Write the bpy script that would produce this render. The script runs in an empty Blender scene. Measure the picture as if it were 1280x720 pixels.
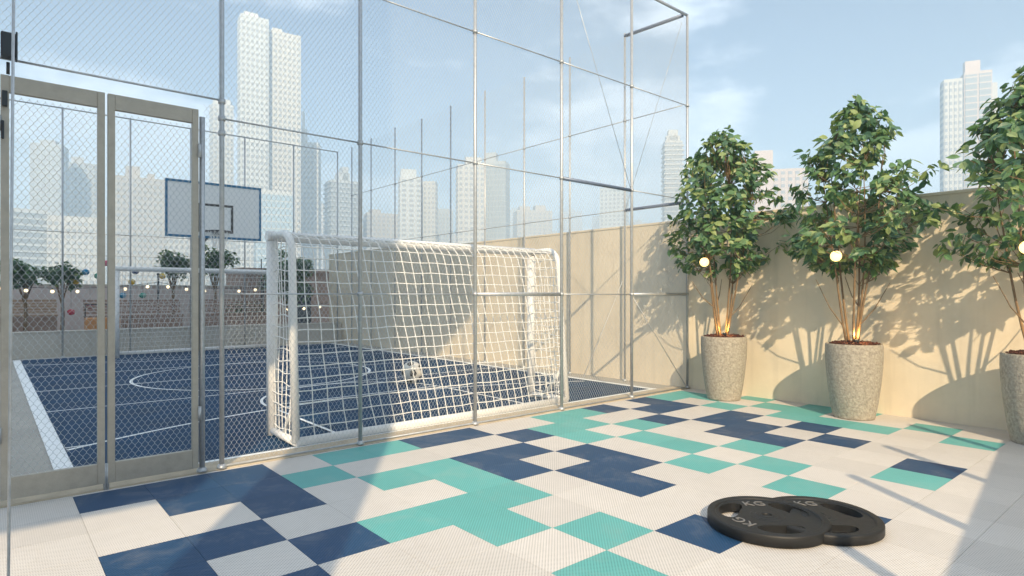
import bpy, bmesh, math, random
from mathutils import Vector, Matrix, Euler
R = math.radians
random.seed(7)
scene = bpy.context.scene
col = scene.collection

# ------------------------------------------------------------------ camera frame
TILE = 0.5
F_PX, HOR = 766.5, 368.5
YAW = 0.7075
CX, CY, CZ = -4.525, -5.6, 1.6415
SN, CS = math.sin(YAW), math.cos(YAW)

def spot(px, depth):
    """ground position at a given viewing distance along a bearing"""
    rt = (px - 640) / F_PX * depth
    return Vector((CX + SN * depth + CS * rt, CY + CS * depth - SN * rt, 0))

# ------------------------------------------------------------------ helpers
def tag(o, label=None, cat=None, group=None, kind=None):
    if label: o['label'] = label
    if cat: o['category'] = cat
    if group: o['group'] = group
    if kind: o['kind'] = kind
    return o

def empty(name, loc=(0, 0, 0), rz=0.0):
    o = bpy.data.objects.new(name, None)
    o.empty_display_size = 0.1
    o.location = loc
    o.rotation_euler = (0, 0, rz)
    col.objects.link(o)
    return o

class MB:
    def __init__(self):
        self.v, self.f, self.m, self.sm = [], [], [], []
    def face(self, idx, mi=0, smooth=False):
        self.f.append(idx); self.m.append(mi); self.sm.append(smooth)
    def box(self, c, s, rz=0.0, mi=0, mat=None):
        x, y, z = s[0] / 2, s[1] / 2, s[2] / 2
        b = len(self.v)
        M = mat if mat is not None else Matrix.Rotation(rz, 3, 'Z')
        for dz in (-z, z):
            for dx, dy in ((-x, -y), (x, -y), (x, y), (-x, y)):
                self.v.append(tuple(Vector(c) + M @ Vector((dx, dy, dz))))
        for q in ((0, 3, 2, 1), (4, 5, 6, 7), (0, 1, 5, 4), (1, 2, 6, 5), (2, 3, 7, 6), (3, 0, 4, 7)):
            self.face([b + i for i in q], mi)
        return self
    def box2(self, a, b, mi=0):
        return self.box([(a[i] + b[i]) / 2 for i in range(3)], [abs(b[i] - a[i]) for i in range(3)], mi=mi)
    def tube(self, pts, r, n=8, mi=0, cap=True, smooth=True, closed=False):
        pts = [Vector(p) for p in pts]
        rs = r if isinstance(r, (list, tuple)) else [r] * len(pts)
        k = len(pts); b = len(self.v); prev = None
        for i, p in enumerate(pts):
            if closed: t = pts[(i + 1) % k] - pts[(i - 1) % k]
            else: t = pts[min(i + 1, k - 1)] - pts[max(i - 1, 0)]
            t.normalize()
            if prev is None:
                a = Vector((0, 0, 1)) if abs(t.z) < 0.9 else Vector((1, 0, 0))
                u = t.cross(a).normalized()
            else:
                u = (prev - t * prev.dot(t))
                u = u.normalized() if u.length > 1e-6 else t.orthogonal().normalized()
            prev = u; w = t.cross(u)
            for j in range(n):
                an = 2 * math.pi * (j + .5) / n
                self.v.append(tuple(p + (u * math.cos(an) + w * math.sin(an)) * rs[i]))
        for i in range(k if closed else k - 1):
            i2 = (i + 1) % k
            for j in range(n):
                j2 = (j + 1) % n
                self.face((b + i * n + j, b + i * n + j2, b + i2 * n + j2, b + i2 * n + j), mi, smooth)
        if cap and not closed:
            self.face([b + j for j in reversed(range(n))], mi)
            self.face([b + (k - 1) * n + j for j in range(n)], mi)
        return self
    def lathe(self, prof, c=(0, 0, 0), n=32, mi=0, smooth=True, cap0=False, cap1=False):
        b = len(self.v)
        for (r, z) in prof:
            for j in range(n):
                an = 2 * math.pi * j / n
                self.v.append((c[0] + r * math.cos(an), c[1] + r * math.sin(an), c[2] + z))
        for i in range(len(prof) - 1):
            for j in range(n):
                j2 = (j + 1) % n
                self.face((b + i * n + j, b + i * n + j2, b + (i + 1) * n + j2, b + (i + 1) * n + j), mi, smooth)
        if cap0: self.face([b + j for j in reversed(range(n))], mi)
        if cap1: self.face([b + (len(prof) - 1) * n + j for j in range(n)], mi)
        return self
    def ball(self, c, r, mi=0, n=12, m=8, sz=1.0):
        prof = [(max(1e-4, r * math.sin(math.pi * i / m)), -r * sz * math.cos(math.pi * i / m)) for i in range(m + 1)]
        return self.lathe(prof, c, n, mi)
    def build(self, name, mats, parent=None, bevel=0.0):
        me = bpy.data.meshes.new(name)
        me.from_pydata(self.v, [], self.f)
        if not isinstance(mats, (list, tuple)): mats = [mats]
        for m in mats: me.materials.append(m)
        me.polygons.foreach_set('material_index', self.m)
        me.polygons.foreach_set('use_smooth', self.sm)
        me.update()
        o = bpy.data.objects.new(name, me)
        col.objects.link(o)
        if parent: o.parent = parent
        if bevel:
            md = o.modifiers.new('bevel', 'BEVEL'); md.width = bevel; md.segments = 2
            md.limit_method = 'ANGLE'; md.angle_limit = R(40)
        return o

def copy_tree(o, parent=None):
    c = o.copy(); col.objects.link(c)
    if parent: c.parent = parent
    for ch in list(o.children):
        copy_tree(ch, c)
    return c

# ------------------------------------------------------------------ materials
def mat(name, color=(.5, .5, .5), rough=.6, metal=0.0, noise=None, bump=None, spec=.5, sub=None):
    """noise=(scale, amount, detail): tonal wear; bump=(scale, strength, distance)"""
    m = bpy.data.materials.new(name); m.use_nodes = True
    nt = m.node_tree; N = nt.nodes; L = nt.links
    b = N['Principled BSDF']
    b.inputs['Base Color'].default_value = (*color, 1)
    b.inputs['Roughness'].default_value = rough
    b.inputs['Metallic'].default_value = metal
    b.inputs['Specular IOR Level'].default_value = spec
    tc = N.new('ShaderNodeTexCoord')
    if noise:
        n = N.new('ShaderNodeTexNoise'); n.inputs['Scale'].default_value = noise[0]
        n.inputs['Detail'].default_value = noise[2] if len(noise) > 2 else 6
        n.inputs['Roughness'].default_value = .65
        L.new(tc.outputs['Object'], n.inputs['Vector'])
        mr = N.new('ShaderNodeMapRange'); mr.inputs['From Min'].default_value = .3; mr.inputs['From Max'].default_value = .7
        mr.inputs['To Min'].default_value = 1 - noise[1]; mr.inputs['To Max'].default_value = 1 + noise[1]
        L.new(n.outputs['Fac'], mr.inputs['Value'])
        mx = N.new('ShaderNodeMix'); mx.data_type = 'RGBA'; mx.blend_type = 'MULTIPLY'; mx.inputs['Factor'].default_value = 1
        mx.inputs['A'].default_value = (*color, 1)
        L.new(mr.outputs['Result'], mx.inputs['B']); L.new(mx.outputs['Result'], b.inputs['Base Color'])
        mr2 = N.new('ShaderNodeMapRange'); mr2.inputs['To Min'].default_value = max(0, rough - .12); mr2.inputs['To Max'].default_value = min(1, rough + .12)
        L.new(n.outputs['Fac'], mr2.inputs['Value']); L.new(mr2.outputs['Result'], b.inputs['Roughness'])
    if bump:
        n2 = N.new('ShaderNodeTexNoise'); n2.inputs['Scale'].default_value = bump[0]; n2.inputs['Detail'].default_value = 5
        L.new(tc.outputs['Object'], n2.inputs['Vector'])
        bp = N.new('ShaderNodeBump'); bp.inputs['Strength'].default_value = bump[1]; bp.inputs['Distance'].default_value = bump[2]
        L.new(n2.outputs['Fac'], bp.inputs['Height']); L.new(bp.outputs['Normal'], b.inputs['Normal'])
    return m

def streaks(m, amount=.10):
    nt = m.node_tree; N = nt.nodes; L = nt.links; b = N['Principled BSDF']
    src = b.inputs['Base Color'].links[0].from_socket
    tc = N.new('ShaderNodeTexCoord'); mp = N.new('ShaderNodeMapping'); mp.inputs['Scale'].default_value = (3.2, 3.2, .22)
    L.new(tc.outputs['Object'], mp.inputs['Vector'])
    n = N.new('ShaderNodeTexNoise'); n.inputs['Scale'].default_value = 2.0; n.inputs['Detail'].default_value = 7; L.new(mp.outputs[0], n.inputs['Vector'])
    mr = N.new('ShaderNodeMapRange'); mr.inputs['From Min'].default_value = .52; mr.inputs['From Max'].default_value = .72
    mr.inputs['To Min'].default_value = 1; mr.inputs['To Max'].default_value = 1 - amount; L.new(n.outputs['Fac'], mr.inputs['Value'])
    mx = N.new('ShaderNodeMix'); mx.data_type = 'RGBA'; mx.blend_type = 'MULTIPLY'; mx.inputs['Factor'].default_value = 1
    L.new(src, mx.inputs['A']); L.new(mr.outputs[0], mx.inputs['B']); L.new(mx.outputs['Result'], b.inputs['Base Color'])

def tile_mat(name, color, hole=.6):
    """woven, perforated vinyl deck tile: small raised studs and dark pinholes on a 2 cm lattice"""
    m = mat(name, color, .55, spec=.35)
    nt = m.node_tree; N = nt.nodes; L = nt.links; b = N['Principled BSDF']
    tc = N.new('ShaderNodeTexCoord')
    sp = N.new('ShaderNodeSeparateXYZ'); L.new(tc.outputs['Object'], sp.inputs[0])
    def math_(op, a, c=None):
        n = N.new('ShaderNodeMath'); n.operation = op
        for i, x in enumerate((a, c)):
            if x is None: continue
            if isinstance(x, (int, float)): n.inputs[i].default_value = x
            else: L.new(x, n.inputs[i])
        return n.outputs[0]
    k = 2 * math.pi / 0.026
    sx = math_('SINE', math_('MULTIPLY', sp.outputs[0], k))
    sy = math_('SINE', math_('MULTIPLY', sp.outputs[1], k))
    pr = math_('MULTIPLY', sx, sy)                       # checker of bumps and dips
    h = math_('MULTIPLY_ADD', pr, .5); h.node.inputs[2].default_value = .5
    mr = N.new('ShaderNodeMapRange'); mr.inputs['From Min'].default_value = 0; mr.inputs['From Max'].default_value = .5
    mr.inputs['To Min'].default_value = hole; mr.inputs['To Max'].default_value = 1.0
    L.new(h, mr.inputs['Value'])
    nz = N.new('ShaderNodeTexNoise'); nz.inputs['Scale'].default_value = 1.3; nz.inputs['Detail'].default_value = 8; nz.inputs['Roughness'].default_value = .7
    L.new(tc.outputs['Object'], nz.inputs['Vector'])
    m2 = N.new('ShaderNodeMapRange'); m2.inputs['From Min'].default_value = .3; m2.inputs['From Max'].default_value = .7
    m2.inputs['To Min'].default_value = .93; m2.inputs['To Max'].default_value = 1.05
    L.new(nz.outputs['Fac'], m2.inputs['Value'])
    f = math_('MULTIPLY', mr.outputs['Result'], m2.outputs['Result'])
    cell = N.new('ShaderNodeVectorMath'); cell.operation = 'SCALE'; cell.inputs['Scale'].default_value = 2.0; L.new(tc.outputs['Object'], cell.inputs[0])
    flo = N.new('ShaderNodeVectorMath'); flo.operation = 'FLOOR'; L.new(cell.outputs[0], flo.inputs[0])
    flat = N.new('ShaderNodeVectorMath'); flat.operation = 'MULTIPLY'; flat.inputs[1].default_value = (1, 1, 0); L.new(flo.outputs[0], flat.inputs[0])
    wn_ = N.new('ShaderNodeTexWhiteNoise'); L.new(flat.outputs[0], wn_.inputs['Vector'])
    tv = N.new('ShaderNodeMapRange'); tv.inputs['To Min'].default_value = .94; tv.inputs['To Max'].default_value = 1.04; L.new(wn_.outputs['Value'], tv.inputs['Value'])
    f = math_('MULTIPLY', f, tv.outputs['Result'])
    mx = N.new('ShaderNodeMix'); mx.data_type = 'RGBA'; mx.blend_type = 'MULTIPLY'; mx.inputs['Factor'].default_value = 1
    mx.inputs['A'].default_value = (*color, 1); L.new(f, mx.inputs['B'])
    dn = N.new('ShaderNodeTexNoise'); dn.inputs['Scale'].default_value = 2.6; dn.inputs['Detail'].default_value = 12; dn.inputs['Roughness'].default_value = .75; dn.inputs['Distortion'].default_value = .6
    L.new(tc.outputs['Object'], dn.inputs['Vector'])
    dm = N.new('ShaderNodeMapRange'); dm.inputs['From Min'].default_value = .5; dm.inputs['From Max'].default_value = .8; dm.inputs['To Max'].default_value = .28; L.new(dn.outputs['Fac'], dm.inputs['Value'])
    dx = N.new('ShaderNodeMix'); dx.data_type = 'RGBA'; dx.inputs['B'].default_value = (.42, .39, .34, 1)
    L.new(dm.outputs['Result'], dx.inputs['Factor']); L.new(mx.outputs['Result'], dx.inputs['A']); L.new(dx.outputs['Result'], b.inputs['Base Color'])
    bp = N.new('ShaderNodeBump'); bp.inputs['Strength'].default_value = .35; bp.inputs['Distance'].default_value = .004
    L.new(h, bp.inputs['Height']); L.new(bp.outputs['Normal'], b.inputs['Normal'])
    return m

def leaf_mat(name, color, rough=.42):
    m = mat(name, color, rough, noise=(9, .25, 3), spec=.5)
    nt = m.node_tree; N = nt.nodes; L = nt.links; b = N['Principled BSDF']
    out = N['Material Output']
    tr = N.new('ShaderNodeBsdfTranslucent'); tr.inputs['Color'].default_value = (color[0] * 1.6, color[1] * 1.7, color[2] * .8, 1)
    ms = N.new('ShaderNodeMixShader'); ms.inputs[0].default_value = .22
    L.new(b.outputs[0], ms.inputs[1]); L.new(tr.outputs[0], ms.inputs[2]); L.new(ms.outputs[0], out.inputs['Surface'])
    return m

def emit_mat(name, color, strength):
    m = bpy.data.materials.new(name); m.use_nodes = True
    b = m.node_tree.nodes['Principled BSDF']
    b.inputs['Base Color'].default_value = (*color, 1)
    b.inputs['Emission Color'].default_value = (*color, 1)
    b.inputs['Emission Strength'].default_value = strength
    return m

def facade_mat(name, wall, glass, sx=.33, sz=.31, duty=.5):
    """far facade: window openings on a storey grid, darker glass in paler wall"""
    m = mat(name, wall, .8, spec=.2)
    nt = m.node_tree; N = nt.nodes; L = nt.links; b = N['Principled BSDF']
    tc = N.new('ShaderNodeTexCoord'); sp = N.new('ShaderNodeSeparateXYZ'); L.new(tc.outputs['Object'], sp.inputs[0])
    def mth(op, a, c):
        n = N.new('ShaderNodeMath'); n.operation = op
        for i, x in enumerate((a, c)):
            if isinstance(x, (int, float)): n.inputs[i].default_value = x
            else: L.new(x, n.inputs[i])
        return n.outputs[0]
    su = mth('ADD', sp.outputs[0], sp.outputs[1])
    fx = mth('FRACT', mth('MULTIPLY', su, sx), 0)
    fz = mth('FRACT', mth('MULTIPLY', sp.outputs[2], sz), 0)
    w = mth('MULTIPLY', mth('LESS_THAN', fx, duty), mth('LESS_THAN', fz, .55))
    mx = N.new('ShaderNodeMix'); mx.data_type = 'RGBA'
    mx.inputs['A'].default_value = (*wall, 1); mx.inputs['B'].default_value = (*glass, 1)
    L.new(w, mx.inputs['Factor']); L.new(mx.outputs['Result'], b.inputs['Base Color'])
    return m

M = {}
M['tile_white'] = tile_mat('tile_white', (.67, .63, .585), .48)
M['tile_teal'] = tile_mat('tile_teal', (.135, .45, .425), .45)
M['tile_navy'] = tile_mat('tile_navy', (.014, .062, .15), .42)
M['sub'] = mat('dark_bedding', (.12, .12, .12), .9)
M['court'] = mat('court_blue', (.003, .036, .092), .65, noise=(1.3, .30, 12), bump=(140, .25, .003), spec=.15)
M['line'] = mat('court_paint', (.82, .84, .84), .6, noise=(14, .08, 6))
M['margin'] = mat('court_margin', (.36, .34, .30), .8, noise=(1.6, .12, 8), bump=(60, .3, .004))
M['kerb'] = mat('concrete_kerb', (.46, .39, .29), .85, noise=(6, .18, 8), bump=(50, .4, .005))
M['plaster'] = mat('wall_plaster', (.74, .64, .485), .88, noise=(1.1, .10, 9), bump=(26, .25, .006))
M['far_plaster'] = mat('low_wall_plaster', (.58, .54, .47), .88, noise=(1.6, .10, 8), bump=(26, .25, .006))
streaks(M['plaster']); streaks(M['far_plaster'])
M['galv'] = mat('galvanised_steel', (.47, .49, .51), .42, .55, noise=(30, .15, 4))
M['wire'] = mat('galvanised_wire', (.56, .59, .60), .5, .2)
M['gate'] = mat('gate_steel', (.40, .365, .305), .45, .1, noise=(12, .10, 6))
M['blue_bar'] = mat('blue_grey_steel', (.16, .20, .28), .45, .4, noise=(20, .1, 4))
M['white_paint'] = mat('white_enamel', (.84, .83, .81), .35, noise=(18, .05, 5))
M['net'] = mat('white_cord', (.86, .85, .82), .8)
M['black_rubber'] = mat('black_rubber', (.007, .0065, .006), .55, noise=(25, .25, 6), bump=(220, .15, .002))
M['plate_mark'] = mat('plate_lettering', (.17, .165, .16), .55)
M['steel_dark'] = mat('dark_metal', (.03, .035, .04), .45, .3)
M['pot'] = mat('aggregate_concrete', (.36, .325, .265), .9, noise=(30, .38, 12), bump=(45, .9, .016))
M['soil'] = mat('bark_mulch', (.085, .024, .014), .95, noise=(60, .5, 4), bump=(70, 1.0, .03))
M['bark'] = mat('young_bark', (.21, .135, .07), .8, noise=(28, .3, 6), bump=(60, .5, .004))
M['leaf_a'] = leaf_mat('leaf_mid', (.105, .20, .082))
M['leaf_b'] = leaf_mat('leaf_dark', (.060, .135, .075))
M['leaf_c'] = leaf_mat('leaf_pale', (.25, .32, .125))
M['bulb'] = emit_mat('warm_bulb', (1.0, .67, .24), 1.5)
M['small_bulb'] = emit_mat('string_bulb', (1.0, .80, .5), 1.1)
M['ball_white'] = mat('ball_white', (.72, .68, .6), .4)
M['ball_black'] = mat('ball_black', (.03, .026, .02), .4)
M['board'] = mat('backboard_white', (.85, .85, .83), .4)
M['board_blue'] = mat('backboard_blue', (.03, .16, .30), .4)
M['rim'] = mat('rim_dark', (.07, .06, .055), .5, .3)
M['timber'] = mat('red_timber', (.34, .235, .185), .75, noise=(9, .25, 6))
M['timber_pale'] = mat('pale_timber', (.43, .30, .20), .7, noise=(9, .2, 6))
M['rose_wall'] = mat('rose_render', (.62, .53, .49), .85, noise=(2, .1, 8))
M['orange'] = mat('orange_plastic', (.55, .25, .08), .45)
M['city_ground'] = mat('city_ground', (.30, .30, .28), .9, noise=(.02, .3, 8))
M['deck'] = mat('garden_deck', (.32, .27, .22), .85, noise=(4, .15, 6))
M['glass'] = mat('tower_glass', (.10, .13, .17), .25, 0, spec=.6)
M['glass_blue'] = mat('tower_glass_blue', (.20, .34, .46), .25, 0, spec=.6)
M['c_white'] = mat('facade_white', (.50, .53, .54), .8, noise=(.15, .05, 4))
M['c_cream'] = mat('facade_cream', (.49, .49, .47), .8, noise=(.15, .05, 4))
M['c_grey'] = mat('facade_grey', (.37, .40, .42), .8, noise=(.15, .05, 4))
M['c_rose'] = mat('facade_rose', (.50, .43, .40), .8, noise=(.15, .05, 4))
M['c_sand'] = mat('facade_sand', (.43, .41, .38), .8, noise=(.15, .05, 4))
def storey_mat(name, wall, glass, duty):
    m = mat(name, wall, .5, spec=.3)
    nt = m.node_tree; N = nt.nodes; L = nt.links; b = N['Principled BSDF']
    tc = N.new('ShaderNodeTexCoord'); sp = N.new('ShaderNodeSeparateXYZ'); L.new(tc.outputs['Object'], sp.inputs[0])
    mu = N.new('ShaderNodeMath'); mu.operation = 'MULTIPLY'; mu.inputs[1].default_value = 1/3.2; L.new(sp.outputs[2], mu.inputs[0])
    fr = N.new('ShaderNodeMath'); fr.operation = 'FRACT'; L.new(mu.outputs[0], fr.inputs[0])
    lt = N.new('ShaderNodeMath'); lt.operation = 'LESS_THAN'; lt.inputs[1].default_value = duty; L.new(fr.outputs[0], lt.inputs[0])
    mx = N.new('ShaderNodeMix'); mx.data_type = 'RGBA'; mx.inputs['A'].default_value = (*wall, 1); mx.inputs['B'].default_value = (*glass, 1)
    L.new(lt.outputs[0], mx.inputs['Factor']); L.new(mx.outputs['Result'], b.inputs['Base Color'])
    return m
for nm_, wc in (('white', (.50, .53, .54)), ('cream', (.49, .49, .47)), ('grey', (.37, .40, .42)), ('rose', (.50, .43, .40)), ('sand', (.43, .41, .38))):
    M['gw_' + nm_] = storey_mat('storeys_' + nm_, wc, (.25, .29, .33), .5)
    M['gc_' + nm_] = storey_mat('curtain_' + nm_, wc, (.25, .30, .34), .8)
    M['gw_' + nm_ + '_blue'] = storey_mat('storeys_blue_' + nm_, wc, (.30, .42, .52), .6)
    M['gc_' + nm_ + '_blue'] = storey_mat('curtain_blue_' + nm_, wc, (.30, .42, .52), .85)
M['f_white'] = facade_mat('windowed_white', (.50, .52, .52), (.20, .23, .26), .30, .31)
M['f_cream'] = facade_mat('windowed_cream', (.47, .46, .43), (.22, .22, .22), .26, .31, .42)
M['f_grey'] = facade_mat('windowed_grey', (.50, .50, .50), (.17, .20, .24), .36, .31, .6)
M['f_sand'] = facade_mat('windowed_sand', (.56, .47, .38), (.20, .20, .20), .28, .31, .4)

# ------------------------------------------------------------------ terrace floor
FY = 0.56            # plane of the front fence
WX = 4.85            # plane of the boundary wall
teal = {(-4,-1),(-3,-1),(-5,0),(-4,1),(-3,1),(-3,2),(-5,3),(-4,3),(-3,3),(-4,4),(-3,5),(-4,6),
        (2,-1),(3,-1),(1,0),(2,0),(1,1),(2,2),(2,3),(3,1),(7,-1),(8,-1),(8,0),(7,1),(9,1),
        (3,4),(2,5),(1,4),(1,6),(8,2),(7,3),(7,4),(7,5),(8,3),(9,3),(9,4),(8,6),(7,7),(3,7),(-5,7),(-9,6),(3,10),(6,11)}
navy = {(-8,-1),(-7,-1),(-6,-1),(-7,0),(-6,0),(-6,1),(-8,2),(-7,2),(-8,3),(-7,4),(-6,3),(-2,-1),(-1,-1),
        (-2,1),(-1,1),(-2,2),(0,0),(0,2),(0,3),(-1,3),(-1,4),(4,-1),(6,-1),(6,0),(5,0),(4,1),
        (5,2),(6,2),(5,3),(4,3),(4,4),(6,4),(5,5),(4,7),(0,7),(-2,6),(-10,4),(2,11),(-6,8)}
fl = MB()
gap = .0011
V_END = (FY - .03) / TILE
for i in range(-12, 10):
    for j in range(-2, 14):
        x0, x1 = i * TILE, (i + 1) * TILE
        y1, y0 = -j * TILE, -(j + 1) * TILE
        y1 = min(y1, FY - .02)
        if y1 - y0 < .02: continue
        x1 = min(x1, WX)
        mi = 1 if (i, j) in teal else 2 if (i, j) in navy else 0
        b = len(fl.v)
        zt = 0.0
        for (x, y, z) in ((x0+gap, y0+gap, zt), (x1-gap, y0+gap, zt), (x1-gap, y1-gap, zt), (x0+gap, y1-gap, zt),
                          (x0+gap, y0+gap, -.016), (x1-gap, y0+gap, -.016), (x1-gap, y1-gap, -.016), (x0+gap, y1-gap, -.016)):
            fl.v.append((x, y, z))
        for q in ((0,1,2,3), (0,4,5,1), (1,5,6,2), (2,6,7,3), (3,7,4,0)):
            fl.face([b+k for k in q], mi)
floor = fl.build('terrace_floor', [M['tile_white'], M['tile_teal'], M['tile_navy']])
tag(floor, 'woven vinyl deck tiles in cream, teal and navy', 'floor', kind='structure')
bed = MB().box2((-6.2, -9, -.35), (WX, FY - .02, -.014)).build('floor_slab', M['sub'])
tag(bed, 'slab under the deck tiles', 'floor', kind='structure')

# ------------------------------------------------------------------ court
k = MB()
k.box2((-6.2, FY - .018, -.35), (WX, .86, .012))
kerb = k.build('kerb', M['kerb'], bevel=.006)
tag(kerb, 'low sandy concrete kerb along the fence foot', 'kerb', kind='structure')
base = MB().box2((-6.2, .862, -.35), (WX, 14.5, -.004)).build('court_margin', M['margin'])
tag(base, 'grey concrete margin around the blue court', 'ground', kind='structure')
ct = MB(); ct.v = [(-3.9, .9, 0), (4.22, .9, 0), (4.22, 14.12, 0), (-3.9, 14.12, 0)]; ct.face([0,1,2,3])
tag(ct.build('court_surface', M['court']), 'deep blue painted sports court', 'court', kind='structure')
ln = MB()
def strip(pts, w, z=.004):
    pts = [Vector((p[0], p[1], 0)) for p in pts]
    b = len(ln.v)
    for i, p in enumerate(pts):
        t = (pts[min(i+1, len(pts)-1)] - pts[max(i-1, 0)]).normalized(); n = Vector((-t.y, t.x, 0)) * w / 2
        ln.v.append((p.x+n.x, p.y+n.y, z)); ln.v.append((p.x-n.x, p.y-n.y, z))
    for i in range(len(pts) - 1):
        a = b + 2 * i
        ln.face([a, a+1, a+3, a+2])
def arc(cx, cy, r, a0, a1, n=64):
    return [(cx + r*math.cos(R(a0+(a1-a0)*i/n)), cy + r*math.sin(R(a0+(a1-a0)*i/n))) for i in range(n+1)]
strip([(-3.98, .862), (-3.98, 14.1)], .15, .004)
strip([(4.28, .862), (4.28, 14.1)], .12, .004)
strip([(-4.05, .90), (4.34, .90)], .07, .008)
strip([(-4.0, 14.06), (4.3, 14.06)], .09, .008)
strip([(-3.9, 7.5), (4.2, 7.5)], .05)
for y in (5.15, 9.85): strip([(-3.9, y), (4.2, y)], .045)
strip([(-3.9, 12.3), (4.2, 12.3)], .04)
strip(arc(-.25, 7.5, 2.25, 0, 360), .055, .008)
strip(arc(.1, -4.25, 7.72, 58.9, 121.1), .055)
strip(arc(.1, 19.3, 7.72, 238.9, 301.1), .05)
strip(arc(.1, 3.6, 1.5, 0, 180), .045, .008)
strip([(-3.9, 2.47), (-3.7, 2.47)], .04, .008)
strip([(-1.4, .95), (-1.4, 3.6)], .045, .012); strip([(1.6, .95), (1.6, 3.6)], .045, .012); strip([(-1.4, 3.6), (1.6, 3.6)], .045, .012)
tag(ln.build('court_markings', M['line']), 'white painted court lines', 'marking', kind='structure')

# ------------------------------------------------------------------ walls
w = MB()
w.box2((WX, -8.6, -.35), (WX + .22, 8.9, 2.96))
w.box2((WX - .015, -8.6, 2.962), (WX + .235, 8.9, 3.01))
root = empty('boundary_wall', (0, 0, 0))
tag(root, 'tall sandy plastered boundary wall behind the planters', 'wall')
ww = MB().box2((WX, -8.6, -.35), (WX + .22, 8.9, 2.93)).build('wall_face', M['plaster'], root)
MB().box2((WX - .012, -8.6, 2.932), (WX + .232, 8.9, 2.975)).build('coping', M['plaster'], root, bevel=.008)
t2 = empty('court_end_wall', (0, 0, 0)); tag(t2, 'shaded stretch of tall brown wall at the far right of the court', 'wall')
MB().box2((WX + .03, 8.92, -.35), (WX + .25, 15.6, 3.06)).build('wall_face', M['plaster'], t2)
MB().box2((WX + .018, 8.92, 3.062), (WX + .262, 15.6, 3.105)).build('coping', M['plaster'], t2, bevel=.008)
t3 = empty('low_wall', (0, 0, 0)); tag(t3, 'low beige wall closing the far end of the blue court', 'wall')
MB().box2((-6.2, 14.5, -.35), (WX, 14.7, .64)).build('wall_face', M['far_plaster'], t3)
MB().box2((-6.2, 14.485, .642), (WX, 14.715, .685)).build('coping', M['far_plaster'], t3, bevel=.006)

# ------------------------------------------------------------------ chain link
def chain_mesh(width, height, pw, ph, r, origin, ux, uz=(0, 0, 1), jig=.0):
    """zigzag woven wires: returns MB; ux = unit vector along the fence"""
    mb = MB(); o = Vector(origin); U = Vector(ux).normalized(); Z = Vector(uz); Nn = U.cross(Z)
    ncol = max(1, int(round(width / (pw / 2)))); pw = width / ncol
    nrow = int(height / (ph / 2))
    for c in range(ncol):
        s0 = (c + .5) * pw
        sgn = 1 if c % 2 == 0 else -1
        pts = []
        for kx in range(nrow + 1):
            side = sgn if kx % 2 == 0 else -sgn
            s = s0 + side * pw * .5
            t = kx * ph / 2
            off = side * r * .9
            for dt in (-.13 * ph / 2, .13 * ph / 2):
                tt = min(max(t + dt, 0), height)
                pts.append((s, tt, off))
        b = len(mb.v)
        for (s, t, off) in pts:
            p = o + U * s + Z * t + Nn * off
            for a in (0, 120, 240):
                mb.v.append(tuple(p + U * (r * math.cos(R(a))) + Nn * (r * math.sin(R(a)))))
        for i in range(len(pts) - 1):
            for j in range(3):
                j2 = (j + 1) % 3
                mb.face((b+3*i+j, b+3*i+j2, b+3*i+3+j2, b+3*i+3+j), 0, True)
    return mb

def post(x, y, h, r, parent, z0=0.0, rings=(), m='galv', cap=True):
    p = MB().tube([(x, y, z0), (x, y, h)], r, 12)
    o = p.build('post', M[m], parent)
    for zr in rings:
        MB().tube([(x, y, zr - .022), (x, y, zr + .022)], r * 1.45, 12).build('clamp', M[m], o)
    if z0 < .1:
        MB().lathe([(r * 2.0, z0), (r * 2.0, z0 + .015), (r * 1.3, z0 + .04)], (x, y, 0), 14, cap0=True, cap1=True).build('foot_collar', M[m], o)
    return o

H = 6.55
front = empty('chain_link_fence', (0, FY, 0))
front.location = (0, 0, 0)
tag(front, 'tall galvanised chain link fence between the tiled terrace and the goal', 'fence', 'chain link fences around the court')
PX = [-4.42, -2.85, -1.435, .134, 1.67, 3.245, 4.78]
for i, x in enumerate(PX):
    if i == 0: continue
    post(x, FY, H, .022, front, .012, (1.65, 3.3, 4.95) if i != 1 else (3.16, 3.3, 3.46, 4.95))
for i in range(1, 6):
    a, b = PX[i], PX[i+1]
    for z in (1.65, 3.3, 4.95):
        thick = (z == 1.65 and i in (3, 5)) or (z == 3.3 and i == 4)
        r = .026 if thick else .0085
        m = 'blue_bar' if (thick and z == 3.3) else 'galv'
        MB().tube([(a + .026, FY + .004, z), (b - .026, FY + .004, z)], r, 8).build('rail', M[m], front)
for (a, b) in ((PX[1], PX[2]), (PX[2], PX[3]), (PX[3], PX[4]), (PX[4], PX[5]), (PX[5], PX[6])):
    chain_mesh(b - a, 6.45, .047, .072, .0017, (a, FY + .03, .05), (1, 0, 0)).build('mesh_panel', M['wire'], front)
MB().tube([(3.28, FY, H - .02), (4.755, FY, H - .02)], .026, 8).build('top_rail', M['galv'], front)
# above the gate
for z in (3.47, 4.95):
    MB().tube([(-4.5, FY, z), (PX[1] - .03, FY, z)], .009, 8).build('rail', M['galv'], front)
chain_mesh(PX[1] - (-4.46), 3.0, .047, .072, .0017, (-4.46, FY + .02, 3.47), (1, 0, 0)).build('mesh_panel', M['wire'], front)
MB().tube([(-2.875, FY, .03), (4.755, FY, .03)], .010, 8).build('bottom_rail', M['galv'], front)
# narrow infill between gate post and first tall post
post(-3.02, FY, 3.28, .024, front, .012)
chain_mesh(.14, 3.35, .047, .072, .0017, (-3.0, FY + .02, .06), (1, 0, 0)).build('mesh_panel', M['wire'], front)
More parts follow.
